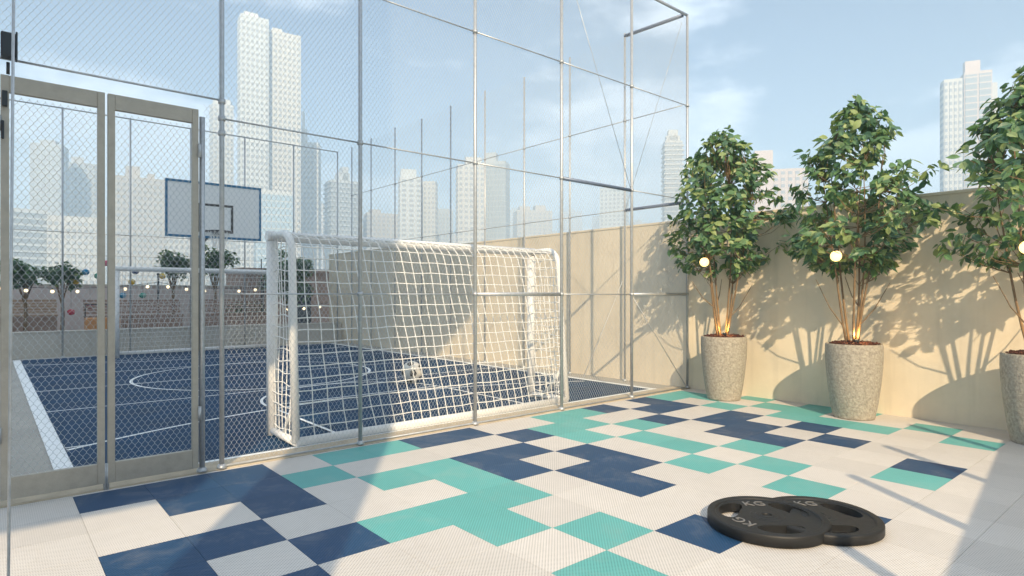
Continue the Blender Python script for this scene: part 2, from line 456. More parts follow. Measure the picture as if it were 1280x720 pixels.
# bracing wires in the bays next to the corner
MB().tube([(3.27, FY + .012, 1.62), (4.74, FY + .012, .06)], .006, 6).build('brace_wire', M['galv'], front)
MB().tube([(1.75, FY + .012, 6.45), (3.22, FY + .012, 3.34)], .004, 6).build('brace_wire', M['galv'], front)
post(-4.52, FY, H, .03, front, .012)

side = empty('chain_link_fence', (0, 0, 0))
tag(side, 'tall chain link fence running along the boundary wall beside the court', 'fence', 'chain link fences around the court')
SX = 4.70
SY = [1.88, 3.33, 4.76, 6.2, 7.66, 9.07, 10.55, 12.05, 13.4]
for i, y in enumerate(SY):
    post(SX, y, 6.62 - .03 * (i % 3), .02, side, .0, (3.25, 4.95))
ys = [FY + .03] + SY
for i in range(len(ys) - 1):
    for z in (3.25, 4.95):
        thick = (i == 0 and z < 4)
        MB().tube([(SX, ys[i] + .02, z), (SX, ys[i+1] - .02, z)], .03 if thick else .008, 8).build('rail', M['blue_bar' if thick else 'galv'], side)
    chain_mesh(ys[i+1] - ys[i], 6.5, .10, .13, .0012, (SX - .02, ys[i], .04), (0, 1, 0)).build('mesh_panel', M['wire'], side)
MB().tube([(SX, FY + .04, H - .03), (SX, SY[0], H + .02)], .032, 8).build('top_rail', M['blue_bar'], side)
MB().tube([(SX, FY + .06, 6.4), (SX, SY[0] - .03, 3.3)], .004, 6).build('brace_wire', M['galv'], side)
MB().tube([(SX - .01, SY[0] + .05, 1.9), (4.45, 2.7, .02)], .0045, 6).build('brace_wire', M['white_paint'], side)

farf = empty('chain_link_fence', (0, 0, 0))
tag(farf, 'distant chain link fence on the low wall at the far end of the court', 'fence', 'chain link fences around the court')
FX = [-4.56, -3.03, -1.5, .03, 1.556, 3.087, 4.61]
for x in FX:
    post(x, 14.3, 6.56, .022, farf, 0.0, (3.29,))
for i in range(6):
    for z in (3.29, 6.54):
        MB().tube([(FX[i] + .02, 14.3, z), (FX[i+1] - .02, 14.3, z)], .018 if z > 5 else .01, 8).build('rail', M['galv'], farf)
    chain_mesh(FX[i+1] - FX[i], 6.45, .14, .18, .0020, (FX[i], 14.32, .05), (1, 0, 0)).build('mesh_panel', M['wire'], farf)

# gate leaves
def gate(x0, x1, label, hinge_x):
    g = empty('gate_leaf', (x0, FY, 0)); W = x1 - x0
    tag(g, label, 'gate', 'gate leaves')
    f = MB(); t = .05; jw = .052; z0, z1 = .055, 3.34
    f.box2((0, -t/2, z0), (jw, t/2, z1)); f.box2((W - jw, -t/2, z0), (W, t/2, z1))
    f.box2((jw, -t/2 + .001, z1 - .13), (W - jw, t/2 - .001, z1)); f.box2((jw, -t/2 + .001, z0), (W - jw, t/2 - .001, z0 + .17))
    f.build('frame', M['gate'], g, bevel=.004)
    chain_mesh(W - 2 * jw, z1 - z0 - .3, .049, .074, .0022, (jw, .0, z0 + .17), (1, 0, 0)).build('mesh_panel', M['wire'], g)
    for z in (.5, 2.9):
        MB().tube([(hinge_x - x0, -.04, z), (hinge_x - x0, -.04, z + .12)], .016, 10).build('hinge', M['galv'], g)
    MB().tube([(0 if hinge_x > x0 + .3 else W, -.012, .0), (0 if hinge_x > x0 + .3 else W, -.012, .22)], .012, 8).build('drop_bolt', M['galv'], g)
    return g
gate(-4.45, -3.775, 'left chain link gate leaf at the edge of the terrace, hung below the floodlight', -4.46)
gate(-3.755, -3.055, 'right chain link gate leaf hung beside the short steel post', -3.05)

t = empty('floodlight', (-4.405, FY - .06, 3.475)); tag(t, 'small dark floodlight box mounted above the left gate leaf', 'floodlight')
MB().box((.0, 0, .08), (.09, .09, .19)).build('housing', M['steel_dark'], t, bevel=.01)
MB().box((.05, -.01, .08), (.012, .085, .21)).build('bezel', M['steel_dark'], t, bevel=.003)
MB().tube([(0, .02, -.04), (0, .03, -.13)], .012, 8).build('bracket', M['steel_dark'], t)
t = empty('gate_closer', (-4.425, FY - .045, 3.05)); tag(t, 'small dark gate closer fixed to the top left gate corner', 'gate closer')
MB().box((0, 0, .10), (.034, .04, .12)).build('body', M['steel_dark'], t, bevel=.006)
MB().box((-.012, 0, -.14), (.018, .03, .14)).build('arm', M['steel_dark'], t, bevel=.006)

pb, pt_ = spot(8.5, 2.2), spot(18.5, 2.2)
t = empty('steel_pole', (pb.x, pb.y, 0)); tag(t, 'thin bare steel pole standing on the tiles at the far left edge', 'pole')
MB().tube([(0, 0, .0), (pt_.x - pb.x, pt_.y - pb.y, 3.2)], .0048, 10).build('shaft', M['galv'], t)
MB().lathe([(.035, 0), (.035, .008), (.013, .02)], (0, 0, 0.001), 14, cap0=True, cap1=True).build('foot', M['galv'], t)

# ------------------------------------------------------------------ goals
def goal(loc, flip, label, net_r=.005, simple=False):
    g = empty('football_goal', loc, math.pi if flip else 0); tag(g, label, 'goal', 'football goals')
    W = 2.06; Hh = 2.33; D = .78; pr = .062
    # local: mouth plane at y=0, net towards -y
    for s in (-1, 1):
        MB().tube([(s*W, 0, 0.0), (s*W, 0, Hh - .06)], pr, 16).build('post', M['white_paint'], g)
        curve = [(s*W, -.03, Hh)]
        for a in range(0, 91, 15):
            curve.append((s*W, -.38 - .24*math.sin(R(a)), Hh - .24 + .24*math.cos(R(a))))
        curve.append((s*(W + .02), -D, .05))
        MB().tube(curve, .043, 12).build('back_stanchion', M['white_paint'], g)
        MB().tube([(s*W, .02, .05), (s*(W + .02), -D, .05)], .042, 12).build('ground_bar', M['white_paint'], g)
        MB().tube([(s*(W - .015), -D*.95, .55), (s*(W - .015), -.42*D, .06)], .028, 8).build('corner_stay', M['white_paint'], g)
    MB().tube([(-W - pr, 0, Hh), (W + pr, 0, Hh)], pr, 16).build('crossbar', M['white_paint'], g)
    MB().tube([(-W - .02, -D, .05), (W + .02, -D, .05)], .048, 12).build('back_bar', M['white_paint'], g)
    # net
    prof = [(0, Hh), (-.2, Hh - .01), (-.38, Hh)]
    for a in range(15, 91, 15): prof.append((-.38 - .24*math.sin(R(a)), Hh - .24 + .24*math.cos(R(a))))
    last = prof[-1]
    for q in range(1, 13):
        f = q / 12; prof.append((last[0] + (-D - last[0])*f, last[1] + (.06 - last[1])*f))
    # arc-length parametrise
    L_ = [0]
    for i in range(1, len(prof)): L_.append(L_[-1] + math.hypot(prof[i][0]-prof[i-1][0], prof[i][1]-prof[i-1][1]))
    def P(s):
        for i in range(1, len(L_)):
            if s <= L_[i] or i == len(L_) - 1:
                f = (s - L_[i-1]) / (L_[i] - L_[i-1]); return (prof[i-1][0] + (prof[i][0]-prof[i-1][0])*f, prof[i-1][1] + (prof[i][1]-prof[i-1][1])*f)
    def sag(x, s):
        e = min(1, (W - abs(x)) / .5) * min(1, s / .3) * min(1, (L_[-1] - s) / .3)
        return e * (.02*math.sin(2.1*x + 1.3*s) + .012*math.sin(4.7*x - 2*s + 1))
    def lean(x, s):   # strings drift sideways as the net drapes
        return .46 * min(1, (W - abs(x)) / .6) * (s / L_[-1] - .35) + .006*math.sin(9*s + 3*x)
    net = MB(); cell = .128; n = int(2*W/cell); ns = int(L_[-1]/cell); nn = 3 if simple else 5
    for i in range(1, n):
        x = -W + 2*W*i/n
        pts = []
        for j in range(ns + 1):
            s = L_[-1]*j/ns; y, z = P(s); d = sag(x, s)
            pts.append((x + lean(x, s), y + d*.8, z - abs(d)*.25))
        net.tube(pts, net_r, nn, cap=False)
    for j in range(1, ns):
        s = L_[-1]*j/ns; y, z = P(s); pts = []
        for i in range(n + 1):
            x = -W + 2*W*i/n; d = sag(x, s)
            pts.append((x + lean(x, s), y + d*.8, z - abs(d)*.25 + .004*math.sin(13*x + 5*s)))
        net.tube(pts, net_r, nn, cap=False)
    net.build('net', M['net'], g)
    for sd in (-1, 1):
        sn = MB(); m = 7
        for i in range(1, m):     # verticals
            f = i / m; yb = -D*f; pts = []
            # top limit on profile
            ztop = Hh
            if yb < -.38: 
                q = min(1, (-yb - .38)/.24); ztop = Hh - .24 + .24*math.sqrt(max(0, 1 - q*q))
            if yb < -.62: ztop = max(.1, (Hh - .24)*(D + yb)/(D - .62))
            for kx in range(13):
                u = kx/12; pts.append((sd*(W - .012*math.sin(u*9 + i)) , yb + .02*math.sin(6*u + i), .07 + (ztop - .07)*u))
            sn.tube(pts, net_r, nn, cap=False)
        for j in range(1, int(Hh/cell)):
            z = j*cell
            yend = -(.62 + (D - .62)*(1 - z/(Hh - .24))) if z < Hh - .24 else -(.38 + .24*math.sqrt(max(0, 1 - ((z - Hh + .24)/.24)**2)))
            sn.tube([(sd*(W - .01*math.sin(kx + j)), yend*kx/8, z + .012*math.sin(kx*1.1 + j*2)) for kx in range(9)], net_r, nn, cap=False)
        sn.build('side_net', M['net'], g)
    return g
goal((.08, 1.72, 0), False, 'near white football goal seen from behind through the fence', .0066)
goal((.10, 13.3, 0), True, 'distant white football goal standing before the low wall', .005, True)

# ball
bm = bmesh.new(); bmesh.ops.create_icosphere(bm, subdivisions=5, radius=.2)
ico = bmesh.new(); bmesh.ops.create_icosphere(ico, subdivisions=1, radius=1); iv = [v.co.normalized() for v in ico.verts]; ico.free()
me = bpy.data.meshes.new('football'); 
for f in bm.faces:
    c = f.calc_center_median().normalized(); f.smooth = True
    # pentagon: distance to the nearest seed compared against the edges of a truncated icosahedron
    d = sorted((-(c.dot(v)), k) for k, v in enumerate(iv))
    f.material_index = 1 if -d[0][0] > .925 and (-d[0][0]) - (-d[1][0]) > .27 else 0
rot = Euler((R(62), R(18), R(25))).to_matrix().to_4x4()
bm.transform(rot); bm.to_mesh(me); bm.free()
me.materials.append(M['ball_white']); me.materials.append(M['ball_black'])
o = bpy.data.objects.new('football', me); o.location = (1.5, 4.32, .2); col.objects.link(o)
tag(o, 'white football with dark patches lying on the blue court', 'ball')

# ------------------------------------------------------------------ basketball hoop
t = empty('basketball_hoop', (.10, 13.9, 0)); tag(t, 'basketball hoop with white blue-edged backboard on a dark pole', 'basketball hoop')
MB().tube([(0, 0, 0), (0, 0, 3.55)], .075, 14).build('pole', M['steel_dark'], t)
MB().tube([(0, 0, 3.5), (0, -1.83, 3.75)], .05, 10).tube([(0, 0, 3.0), (0, -1.83, 3.35)], .035, 8).build('arm', M['steel_dark'], t)
by = -1.9
MB().box2((-1.14, by, 3.2), (1.14, by + .04, 4.56)).build('backboard', M['board'], t)
f = MB(); a, bw = 1.19, .055
f.box2((-a, by - .012, 3.14), (a, by + .05, 3.2)); f.box2((-a, by - .012, 4.56), (a, by + .05, 4.62))
f.box2((-a, by - .01, 3.2), (-a + bw, by + .048, 4.56)); f.box2((a - bw, by - .01, 3.2), (a, by + .048, 4.56))
f.build('edge_frame', M['board_blue'], t)
f = MB()
f.box2((-.45, by - .008, 4.0), (.45, by - .001, 4.06)); f.box2((-.45, by - .008, 3.3), (-.39, by - .001, 4.0)); f.box2((.39, by - .008, 3.3), (.45, by - .001, 4.0)); f.box2((-.39, by - .007, 3.3), (.39, by - .001, 3.36))
f.build('target_square', M['rim'], t)
rc = (.0, by - .34, 3.31)
rim = MB().tube([(rc[0] + .27*math.cos(2*math.pi*i/28), rc[1] + .27*math.sin(2*math.pi*i/28), rc[2]) for i in range(28)], .014, 8, closed=True)
rim.box2((-.09, by - .09, 3.25), (.09, by - .009, 3.34)); rim.build('rim', M['rim'], t)
nt_ = MB()
for i in range(14):
    for sgn in (1, -1):
        pts = []
        for kx in range(7):
            a = 2*math.pi*(i + sgn*kx*.25)/14; rr = .265 - .13*(kx/6)**.7
            pts.append((rc[0] + rr*math.cos(a), rc[1] + rr*math.sin(a), rc[2] - .42*kx/6))
        nt_.tube(pts, .006, 4, cap=False)
nt_.build('hoop_net', M['net'], t)

# ------------------------------------------------------------------ weight plates
def plate(loc, rz, label, TH=.085):
    p = empty('weight_plate', loc, rz); tag(p, label, 'weight plate', 'black weight plates')
    RR = .405
    N_ = 264
    # rings: (radius, top height, bottom height)
    WB = TH - .011
    rings = [(.030, WB - .004), (.034, WB + .007), (.075, WB + .007), (.082, WB + .003), (.112, WB + .003), (.118, WB)]
    inner = [(r/.405, z) for r, z in rings]
    def slot(th):
        """half-thickness profile 0..1 of the hand grip opening, three round the plate"""
        best = 0
        for kx in range(3):
            d = (th - R(90 + 60 + 120*kx) + math.pi) % (2*math.pi) - math.pi
            u = abs(d)/R(36)
            if u < 1: best = math.sqrt(1 - u**2.4)
        return best
    mb = MB(); layers = []
    for s in range(N_):
        th = 2*math.pi*s/N_; k_ = slot(th)
        mid, hw = .258, .072*k_
        row = list(rings)
        row += [(.16, WB), (mid - hw, WB), (mid + hw, WB), (.346, WB), (.352, TH - .003), (.358, TH), (.392, TH), (.402, TH - .006), (RR, TH - .016)]
        layers.append((row, k_ > .02))
    nr = len(layers[0][0])
    for s in range(N_):
        th = 2*math.pi*s/N_; c, sn_ = math.cos(th), math.sin(th)
        for (r, z) in layers[s][0]: mb.v.append((r*c, r*sn_, z))
        for (r, z) in layers[s][0]: mb.v.append((r*c, r*sn_, .012 if r < .345 else (0.0 if r < .4 else .010)))
    st = 2*nr
    SL = 7    # ring index whose band (7..8) is the opening
    for s in range(N_):
        a = s*st; b = ((s + 1) % N_)*st
        op = layers[s][1] or layers[(s+1) % N_][1]
        for q in range(nr - 1):
            if q == SL and op: continue
            if q == SL and not op:
                continue_ok = True
            sm = q >= nr - 3
            mb.face((a+q, a+q+1, b+q+1, b+q), 0, sm)
            mb.face((a+nr+q, b+nr+q, b+nr+q+1, a+nr+q+1), 0, False)
        mb.face((a+nr-1, a+2*nr-1, b+2*nr-1, b+nr-1), 0, True)      # outer rim
        mb.face((a, b, b+nr, a+nr), 0, True)                          # bore
        if op:
            q = SL
            mb.face((a+q, b+q, b+nr+q, a+nr+q), 0, False); mb.face((a+q+1, a+nr+q+1, b+nr+q+1, b+q+1), 0, False)
    mb.build('disc', M['black_rubber'], p)
    MB().lathe([(.031, WB + .006), (.036, WB + .010), (.046, WB + .010), (.05, WB + .006)], (0, 0, .001), 40).build('hub_ring', M['black_rubber'], p)
    for ang in (90, 210):
        cu = bpy.data.curves.new('lettering', 'FONT'); cu.body = 'KG'; cu.size = .12; cu.align_x = 'CENTER'; cu.align_y = 'CENTER'; cu.extrude = .002
        to = bpy.data.objects.new('lettering_source', cu); col.objects.link(to)
        dg = bpy.context.evaluated_depsgraph_get()
        tm = bpy.data.meshes.new_from_object(to.evaluated_get(dg)); bpy.data.objects.remove(to)
        tm.materials.clear(); tm.materials.append(M['plate_mark'])
        lo = bpy.data.objects.new('lettering', tm); col.objects.link(lo); lo.parent = p
        rr = .24
        lo.location = (rr*math.cos(R(ang)), rr*math.sin(R(ang)), WB + .0025); lo.rotation_euler = (0, 0, R(ang - 90))
    return p
def at_plate(px, py, z=.08):
    d = (CZ - z) * F_PX / (py - HOR); q = spot(px, d); return q
q1 = at_plate(959, 642, .09); q2 = at_plate(1024, 642, .075)
plate((q1.x, q1.y, .001), -YAW, 'front black weight plate lettered KG, overlapping the other plate', .086)
plate((q2.x, q2.y, .001), -YAW - R(4), 'rear black weight plate partly covered by the front one', .073)

# ------------------------------------------------------------------ planters and trees
def leaf(mb, base, d, up, ln_, wd, mi):
    d = d.normalized(); sd = d.cross(up)
    if sd.length < 1e-4: sd = d.orthogonal()
    sd.normalize(); up = sd.cross(d).normalized()
    b = len(mb.v); droop = -.22*ln_
    def pt(f, w_, h_): return tuple(base + d*(ln_*f) + sd*w_ + up*(h_ + droop*f*f*1.2))
    mb.v += [pt(0, 0, 0), pt(.28, -wd*.42, .02*ln_), pt(.28, 0, -.03*ln_), pt(.28, wd*.42, .02*ln_),
             pt(.6, -wd*.5, .03*ln_), pt(.62, 0, -.04*ln_), pt(.6, wd*.5, .03*ln_), pt(1, 0, 0)]
    for q in ((0,2,1), (0,3,2), (1,2,5,4), (2,3,6,5), (4,5,7), (5,6,7)):
        mb.face([b+i for i in q], mi, False)

def crown_r(z):
    ks = [(1.92, .22), (2.05, .48), (2.2, .84), (2.42, 1.04), (2.75, .96), (3.1, .88), (3.45, .78), (3.75, .58), (4.0, .36), (4.2, .10)]
    if z <= ks[0][0]: return ks[0][1]
    for (a, ra), (b, rb) in zip(ks, ks[1:]):
        if z <= b: return ra + (rb - ra)*(z - a)/(b - a)
    return .05

def make_tree(seed):
    rnd = random.Random(seed)
    t = empty('potted_tree', (0, 0, 0))
    # stems
    stems = []
    for i in range(6):
        a = 2*math.pi*i/6 + rnd.uniform(-.3, .3); a0 = .045 + .03*rnd.random()
        lean = rnd.uniform(.38, .7) if i < 5 else .1
        top = rnd.uniform(2.9, 3.7)
        pts, rs = [], []
        for q in range(9):
            f = q/8; z = .93 + (top - .93)*f
            r_ = a0 + lean*(f - .35*f*f) + .02*math.sin(5*f + i)
            pts.append(Vector((r_*math.cos(a + .25*f), r_*math.sin(a + .25*f), z))); rs.append(.0165*(1 - .72*f))
        stems.append(pts)
        MB().tube(pts, rs, 8).build('stem', M['bark'], t)
    # clumps of leaves
    cl = []
    tries = 0
    lumps = [(rnd.uniform(0, 6.28), rnd.uniform(1.9, 4.1), rnd.uniform(.2, .42)) for _ in range(13)]
    voids = [(rnd.uniform(0, 6.28), rnd.uniform(2.3, 3.9), rnd.uniform(.18, .33)) for _ in range(15)]
    while len(cl) < 265 and tries < 9000:
        tries += 1
        z = rnd.uniform(1.93, 4.25); a = rnd.uniform(0, 2*math.pi)
        bulge = 1.0
        for (la, lz, lr) in lumps:
            da = abs((a - la + math.pi) % (2*math.pi) - math.pi)
            bulge += .38*math.exp(-((da/.55)**2 + ((z - lz)/.3)**2))
        r_ = crown_r(z)*bulge*.76*math.sqrt(rnd.uniform(.12, 1))
        p = Vector((r_*math.cos(a), r_*math.sin(a), z))
        if z < 2.2 and r_ < .25: continue
        bad = False
        for (va, vz, vr) in voids:
            c = Vector((crown_r(vz)*.7*math.cos(va), crown_r(vz)*.7*math.sin(va), vz))
            if (p - c).length < vr: bad = True; break
        if (p - Vector((-.5, .02, 2.14))).length < .24 or (p - Vector((-.75, -.15, 2.1))).length < .26: continue
        if bad: continue
        if any((p - c).length < .083 for c in cl): continue
        cl.append(p)
    br = MB(); fo = MB()
    for p in cl:
        # twig from the closest stem point below
        bp_, bd = None, 9
        for pts in stems:
            for q in pts[2:]:
                d = (p - q).length + (0.6 if q.z > p.z - .08 else 0)
                if d < bd: bp_, bd = q, d
        midp = (bp_ + p)/2 + Vector((rnd.uniform(-.05, .05), rnd.uniform(-.05, .05), -.05))
        br.tube([bp_, midp, p], [.006, .0045, .0025], 4, cap=False)
        out = Vector((p.x, p.y, 0)); out = out.normalized() if out.length > .01 else Vector((1, 0, 0))
        for li in range(rnd.randint(8, 12)):
            d = out*.55 + Vector((rnd.uniform(-1, 1), rnd.uniform(-1, 1), rnd.uniform(-1.0, .3)))
            ln_ = rnd.uniform(.095, .165)
            mi = rnd.choices((0, 1, 2), (5, 3.2, 3))[0]
            leaf(fo, p + Vector((rnd.uniform(-.075, .075), rnd.uniform(-.075, .075), rnd.uniform(-.065, .065))), d, Vector((rnd.uniform(-.5, .5), rnd.uniform(-.5, .5), rnd.uniform(.2, 1))) + out*.75, ln_, ln_*rnd.uniform(.42, .6), mi)
    # side shoots below the crown
    for (a, z0, z1, rr) in ((2.4, 1.35, 1.85, .5), (5.2, 1.3, 1.8, .42), (.6, 1.5, 1.9, .45)):
        s = min((q for pts in stems for q in pts), key=lambda q: (q - Vector((.12*math.cos(a), .12*math.sin(a), z0))).length)
        e = Vector((rr*math.cos(a), rr*math.sin(a), z1))
        br.tube([s, (s + e)/2 + Vector((0, 0, -.06)), e], [.009, .007, .004], 5, cap=False)
    br.build('branches', M['bark'], t)
    fo.build('foliage', [M['leaf_a'], M['leaf_b'], M['leaf_c']], t)
    return t

def make_pot():
    t = empty('planter', (0, 0, 0))
    prof = [(.20, 0), (.245, 0), (.252, .02), (.285, .2), (.318, .45), (.339, .68), (.347, .85), (.346, .96), (.340, .985), (.332, .99), (.318, .985), (.312, .96), (.312, .90)]
    MB().lathe(prof, (0, 0, .001), 64).build('pot', M['pot'], t)
    so = MB(); rnd = random.Random(3)
    so.lathe([(.3115, .945), (.25, .985), (.12, 1.0), (.001, 1.005)], (0, 0, 0), 40)
    for _ in range(150):
        a = rnd.uniform(0, 6.28); rr = .29*math.sqrt(rnd.random())
        so.box((rr*math.cos(a), rr*math.sin(a), .985 + .02*(1 - rr/.29) + rnd.uniform(0, .02)), (rnd.uniform(.02, .05), rnd.uniform(.012, .022), .012),
               mat=Euler((rnd.uniform(-.5, .5), rnd.uniform(-.5, .5), rnd.uniform(0, 6))).to_matrix())
    so.build('soil', M['soil'], t)
    return t

def make_lamp():
    t = empty('globe_lamp', (0, 0, 0))
    MB().ball((0, 0, 0), .068, 0, 20, 14).build('bulb', M['bulb'], t)
    MB().tube([(0, 0, .048), (0, 0, .085)], .02, 10).build('socket', M['steel_dark'], t)
    MB().tube([(0, 0, .08), (.03, .0, .2), (.22, .0, .42)], .004, 6).build('cord', M['steel_dark'], t)
    return t
def make_up():
    t = empty('uplight', (0, 0, 0))
    MB().lathe([(.028, 0), (.030, .05), (.024, .055)], (0, 0, 0), 16, cap0=True).build('can', M['steel_dark'], t)
    MB().lathe([(.0235, .052), (.001, .053)], (0, 0, 0), 16).build('lens', M['bulb'], t)
    return t

pot0, lamp0, up0 = make_pot(), make_lamp(), make_up()
trees = [make_tree(11), make_tree(29), make_tree(53)]
names = [
    ('concrete planter beside the corner fence post, farthest of the three', 'leafy tree in the planter beside the fence corner',
     'glowing bulb in the tree next to the fence corner', 'small uplight in the planter beside the fence corner'),
    ('concrete planter standing between the other two planters', 'leafy tree in the middle planter before the sandy wall',
     'glowing bulb in the tree of the middle planter', 'small uplight in the middle planter at the stem foot'),
    ('concrete planter cut by the right edge of the photo', 'leafy tree cut by the right edge of the photo',
     'glowing bulb at the right edge of the photo', 'small uplight in the planter at the right edge of the photo')]
for i, y in enumerate((-.42, -2.33, -4.24)):
    for src, g, z, lab, cat, grp in ((pot0, (0, 0), 0, names[i][0], 'planter', 'tall concrete planters along the wall'),
                                     (trees[i], (0, 0), 0, names[i][1], 'tree', 'leafy trees in planters'),
                                     (lamp0, (-.52, .02), 2.14, names[i][2], 'lamp', 'glowing bulbs in the trees'),
                                     (up0, (-.10, -.07), 1.0, names[i][3], 'uplight', 'uplights in the planters')):
        o = src if (i == 0 or cat == 'tree') else copy_tree(src)
        o.location = (4.30 + g[0], y + g[1], z)
        tag(o, lab, cat, grp)
    for (dx, dy, z, e, rad, nm) in ((-.52, .02, 2.14, 30, .05, 'bulb_glow'), (-.10, -.07, 1.07, 2.6, .02, 'uplight_glow')):
        L_ = bpy.data.lights.new(nm, 'POINT'); L_.energy = e; L_.color = (1, .62, .22); L_.shadow_soft_size = rad
        lo = bpy.data.objects.new(nm, L_); lo.location = (4.30 + dx, y + dy, z + (.0 if 'bulb' in nm else .04)); col.objects.link(lo)

# ------------------------------------------------------------------ garden beyond the court
gd = MB().box2((-9, 14.72, -.35), (9.5, 26, -.02)).build('garden_deck', M['deck'])
tag(gd, 'planted deck beyond the court', 'ground', kind='structure')

def shrub(name, loc, rx, rz_, z0, n, label, cat, grp, seed, trunk=True):
    rnd = random.Random(seed); t = empty(name, loc); tag(t, label, cat, grp)
    fo = MB()
    lump = [(Vector((rnd.uniform(-.6, .6)*rx, rnd.uniform(-.6, .6)*rx, z0 + rz_*rnd.uniform(.5, 1.5))), rnd.uniform(.4, .62)) for _ in range(8)]
    for _ in range(n):
        c, s = rnd.choice(lump)
        v = Vector((rnd.gauss(0, 1), rnd.gauss(0, 1), rnd.gauss(0, 1))).normalized()*(rnd.random()**.4)
        p = c + Vector((v.x*rx*s, v.y*rx*s, v.z*rz_*s))
        d = Vector((v.x, v.y, rnd.uniform(-.6, .5)))
        for _k in range(3):
            leaf(fo, p, d + Vector((rnd.uniform(-.7, .7), rnd.uniform(-.7, .7), rnd.uniform(-.4, .4))), Vector((0, 0, 1)), rnd.uniform(.1, .17), rnd.uniform(.06, .1), rnd.choices((0, 1, 2), (4, 5, 1))[0])
    fo.build('foliage', [M['leaf_a'], M['leaf_b'], M['leaf_c']], t)
    if trunk:
        tr = MB().tube([(0, 0, 0), (.03, .02, z0*.6), (0, 0, z0 + rz_*.7)], [.06, .05, .03], 8)
        for kx in range(5):
            a = kx*1.26; tr.tube([(0, 0, z0*.8), (.3*rx*math.cos(a), .3*rx*math.sin(a), z0 + rz_*.4), (.6*rx*math.cos(a), .6*rx*math.sin(a), z0 + rz_)], [.03, .02, .01], 6, cap=False)
        tr.build('trunk', M['bark'], t)
    return t
G = 'trees beyond the court'
shrub('garden_tree', (-3.7, 17.4, 0), .62, .52, 1.75, 520, 'round dark tree at the far left beyond the gate', 'tree', G, 1)
shrub('garden_tree', (-2.85, 17.0, 0), .5, .5, 1.75, 420, 'smaller round tree right of the leftmost garden tree', 'tree', G, 2)
shrub('garden_tree', (.35, 18.2, 0), .62, .5, 2.2, 480, 'dark tree seen just left of the hoop pole', 'tree', G, 3)
shrub('garden_tree', (1.55, 17.6, 0), .68, .62, 2.2, 560, 'dark tree below the backboard right edge', 'tree', G, 4)
shrub('garden_tree', (3.72, 16.4, 0), .95, .95, 1.35, 1100, 'largest dark tree, standing behind the near goal left post', 'tree', G, 5)
shrub('hedge', (2.5, 17.2, 0), .72, .5, .55, 620, 'green bushy hedge beyond the far goal right post', 'hedge', None, 6, False)

t = empty('garden_wall', (0, 19.6, 0)); tag(t, 'pale rose rendered wall behind the garden trees', 'wall')
MB().box2((-8, 0, 0), (4.4, .2, 1.95)).build('wall_face', M['rose_wall'], t)
MB().box2((-8.02, -.03, 1.952), (4.42, .23, 2.0)).build('coping', M['far_plaster'], t)
t = empty('garden_house', (5.2, 19.0, 0)); tag(t, 'reddish brick garden house behind the largest dark tree', 'house')
MB().box2((-2.2, 0, 0), (2.2, 2.5, 2.55)).build('wall', M['timber'], t)
MB().box2((-2.4, -.25, 2.552), (2.4, 2.75, 2.68)).build('roof', M['timber'], t)
MB().box2((-.5, -.02, 0), (.4, .02, 2.05)).build('door', M['steel_dark'], t)
def bench(x, y, wd, label, m):
    b = empty('planter_bench', (x, y, 0)); tag(b, label, 'bench', 'timber benches beyond the court')
    s = MB()
    for kx in range(4): s.box2((-wd/2, .12*kx, .98), (wd/2, .12*kx + .1, 1.02))
    s.build('seat', M[m], b)
    k2 = MB()
    for kx in range(5): k2.box2((-wd/2, .5, 1.06 + .09*kx), (wd/2, .53, 1.13 + .09*kx))
    k2.build('backrest', M[m], b)
    MB().box2((-wd/2 + .02, .02, 0), (wd/2 - .02, .48, .978)).build('base', M['timber'], b)
bench(-1.05, 16.2, 2.6, 'reddish timber bench left of the far goal centre', 'timber')
bench(1.7, 16.2, 2.3, 'reddish timber bench right of the far goal centre', 'timber')
bench(-3.7, 18.2, 1.7, 'pale timber bench under the leftmost garden tree', 'timber_pale')
t = empty('play_cart', (-1.98, 15.7, 0)); tag(t, 'orange play cart on the garden deck beside the far goal left post', 'play cart')
MB().box2((-.42, -.2, .62), (.42, .25, .98)).build('tray', M['orange'], t, bevel=.03)
MB().box2((-.38, -.17, .3), (.38, .22, .618)).build('box', M['timber_pale'], t)
for sx in (-.28, .28):
    MB().tube([(sx, -.26, .17), (sx, -.2, .17)], .16, 18).build('wheel', M['steel_dark'], t)
    MB().tube([(sx, .24, .17), (sx, .3, .17)], .16, 18).build('wheel', M['steel_dark'], t)
MB().tube([(-.4, .2, .98), (-.4, .22, 1.35), (.4, .22, 1.35), (.4, .2, .98)], .02, 8).build('push_bar', M['steel_dark'], t)

# string lights and paper lanterns
cable_n = 0
def cable(a, b, sag_, nb, label, bulb_label):
    a, b = Vector(a), Vector(b); pts = []
    for i in range(25):
        f = i/24; p = a.lerp(b, f); p.z -= sag_*4*f*(1 - f); pts.append(p)
    t = empty('string_light', tuple(a)); tag(t, label, 'string light', 'string lights over the garden')
    MB().tube([p - a for p in pts], .008, 5).build('cable', M['steel_dark'], t)
    for i in range(nb):
        f = (i + .5)/nb; p = a.lerp(b, f); p.z -= sag_*4*f*(1 - f)
        d = p - a
        h = MB().tube([(d.x, d.y, d.z), (d.x, d.y, d.z - .06)], .014, 6).build('socket', M['steel_dark'], t)
        MB().ball((d.x, d.y, d.z - .10), .05, 0, 12, 8).build('bulb', M['small_bulb'], h)
def mast(x, y, h, label):
    t = empty('light_mast', (x, y, 0)); tag(t, label, 'post', 'masts of the string lights')
    MB().tube([(0, 0, 0), (0, 0, h)], .03, 10).build('shaft', M['steel_dark'], t)
    MB().ball((0, 0, h), .045, 0, 10, 6).build('finial', M['steel_dark'], t)
mast(-4.6, 16.8, 1.98, 'dark mast at the far left of the string lights')
mast(-.35, 16.8, 2.3, 'dark mast midway along the string lights')
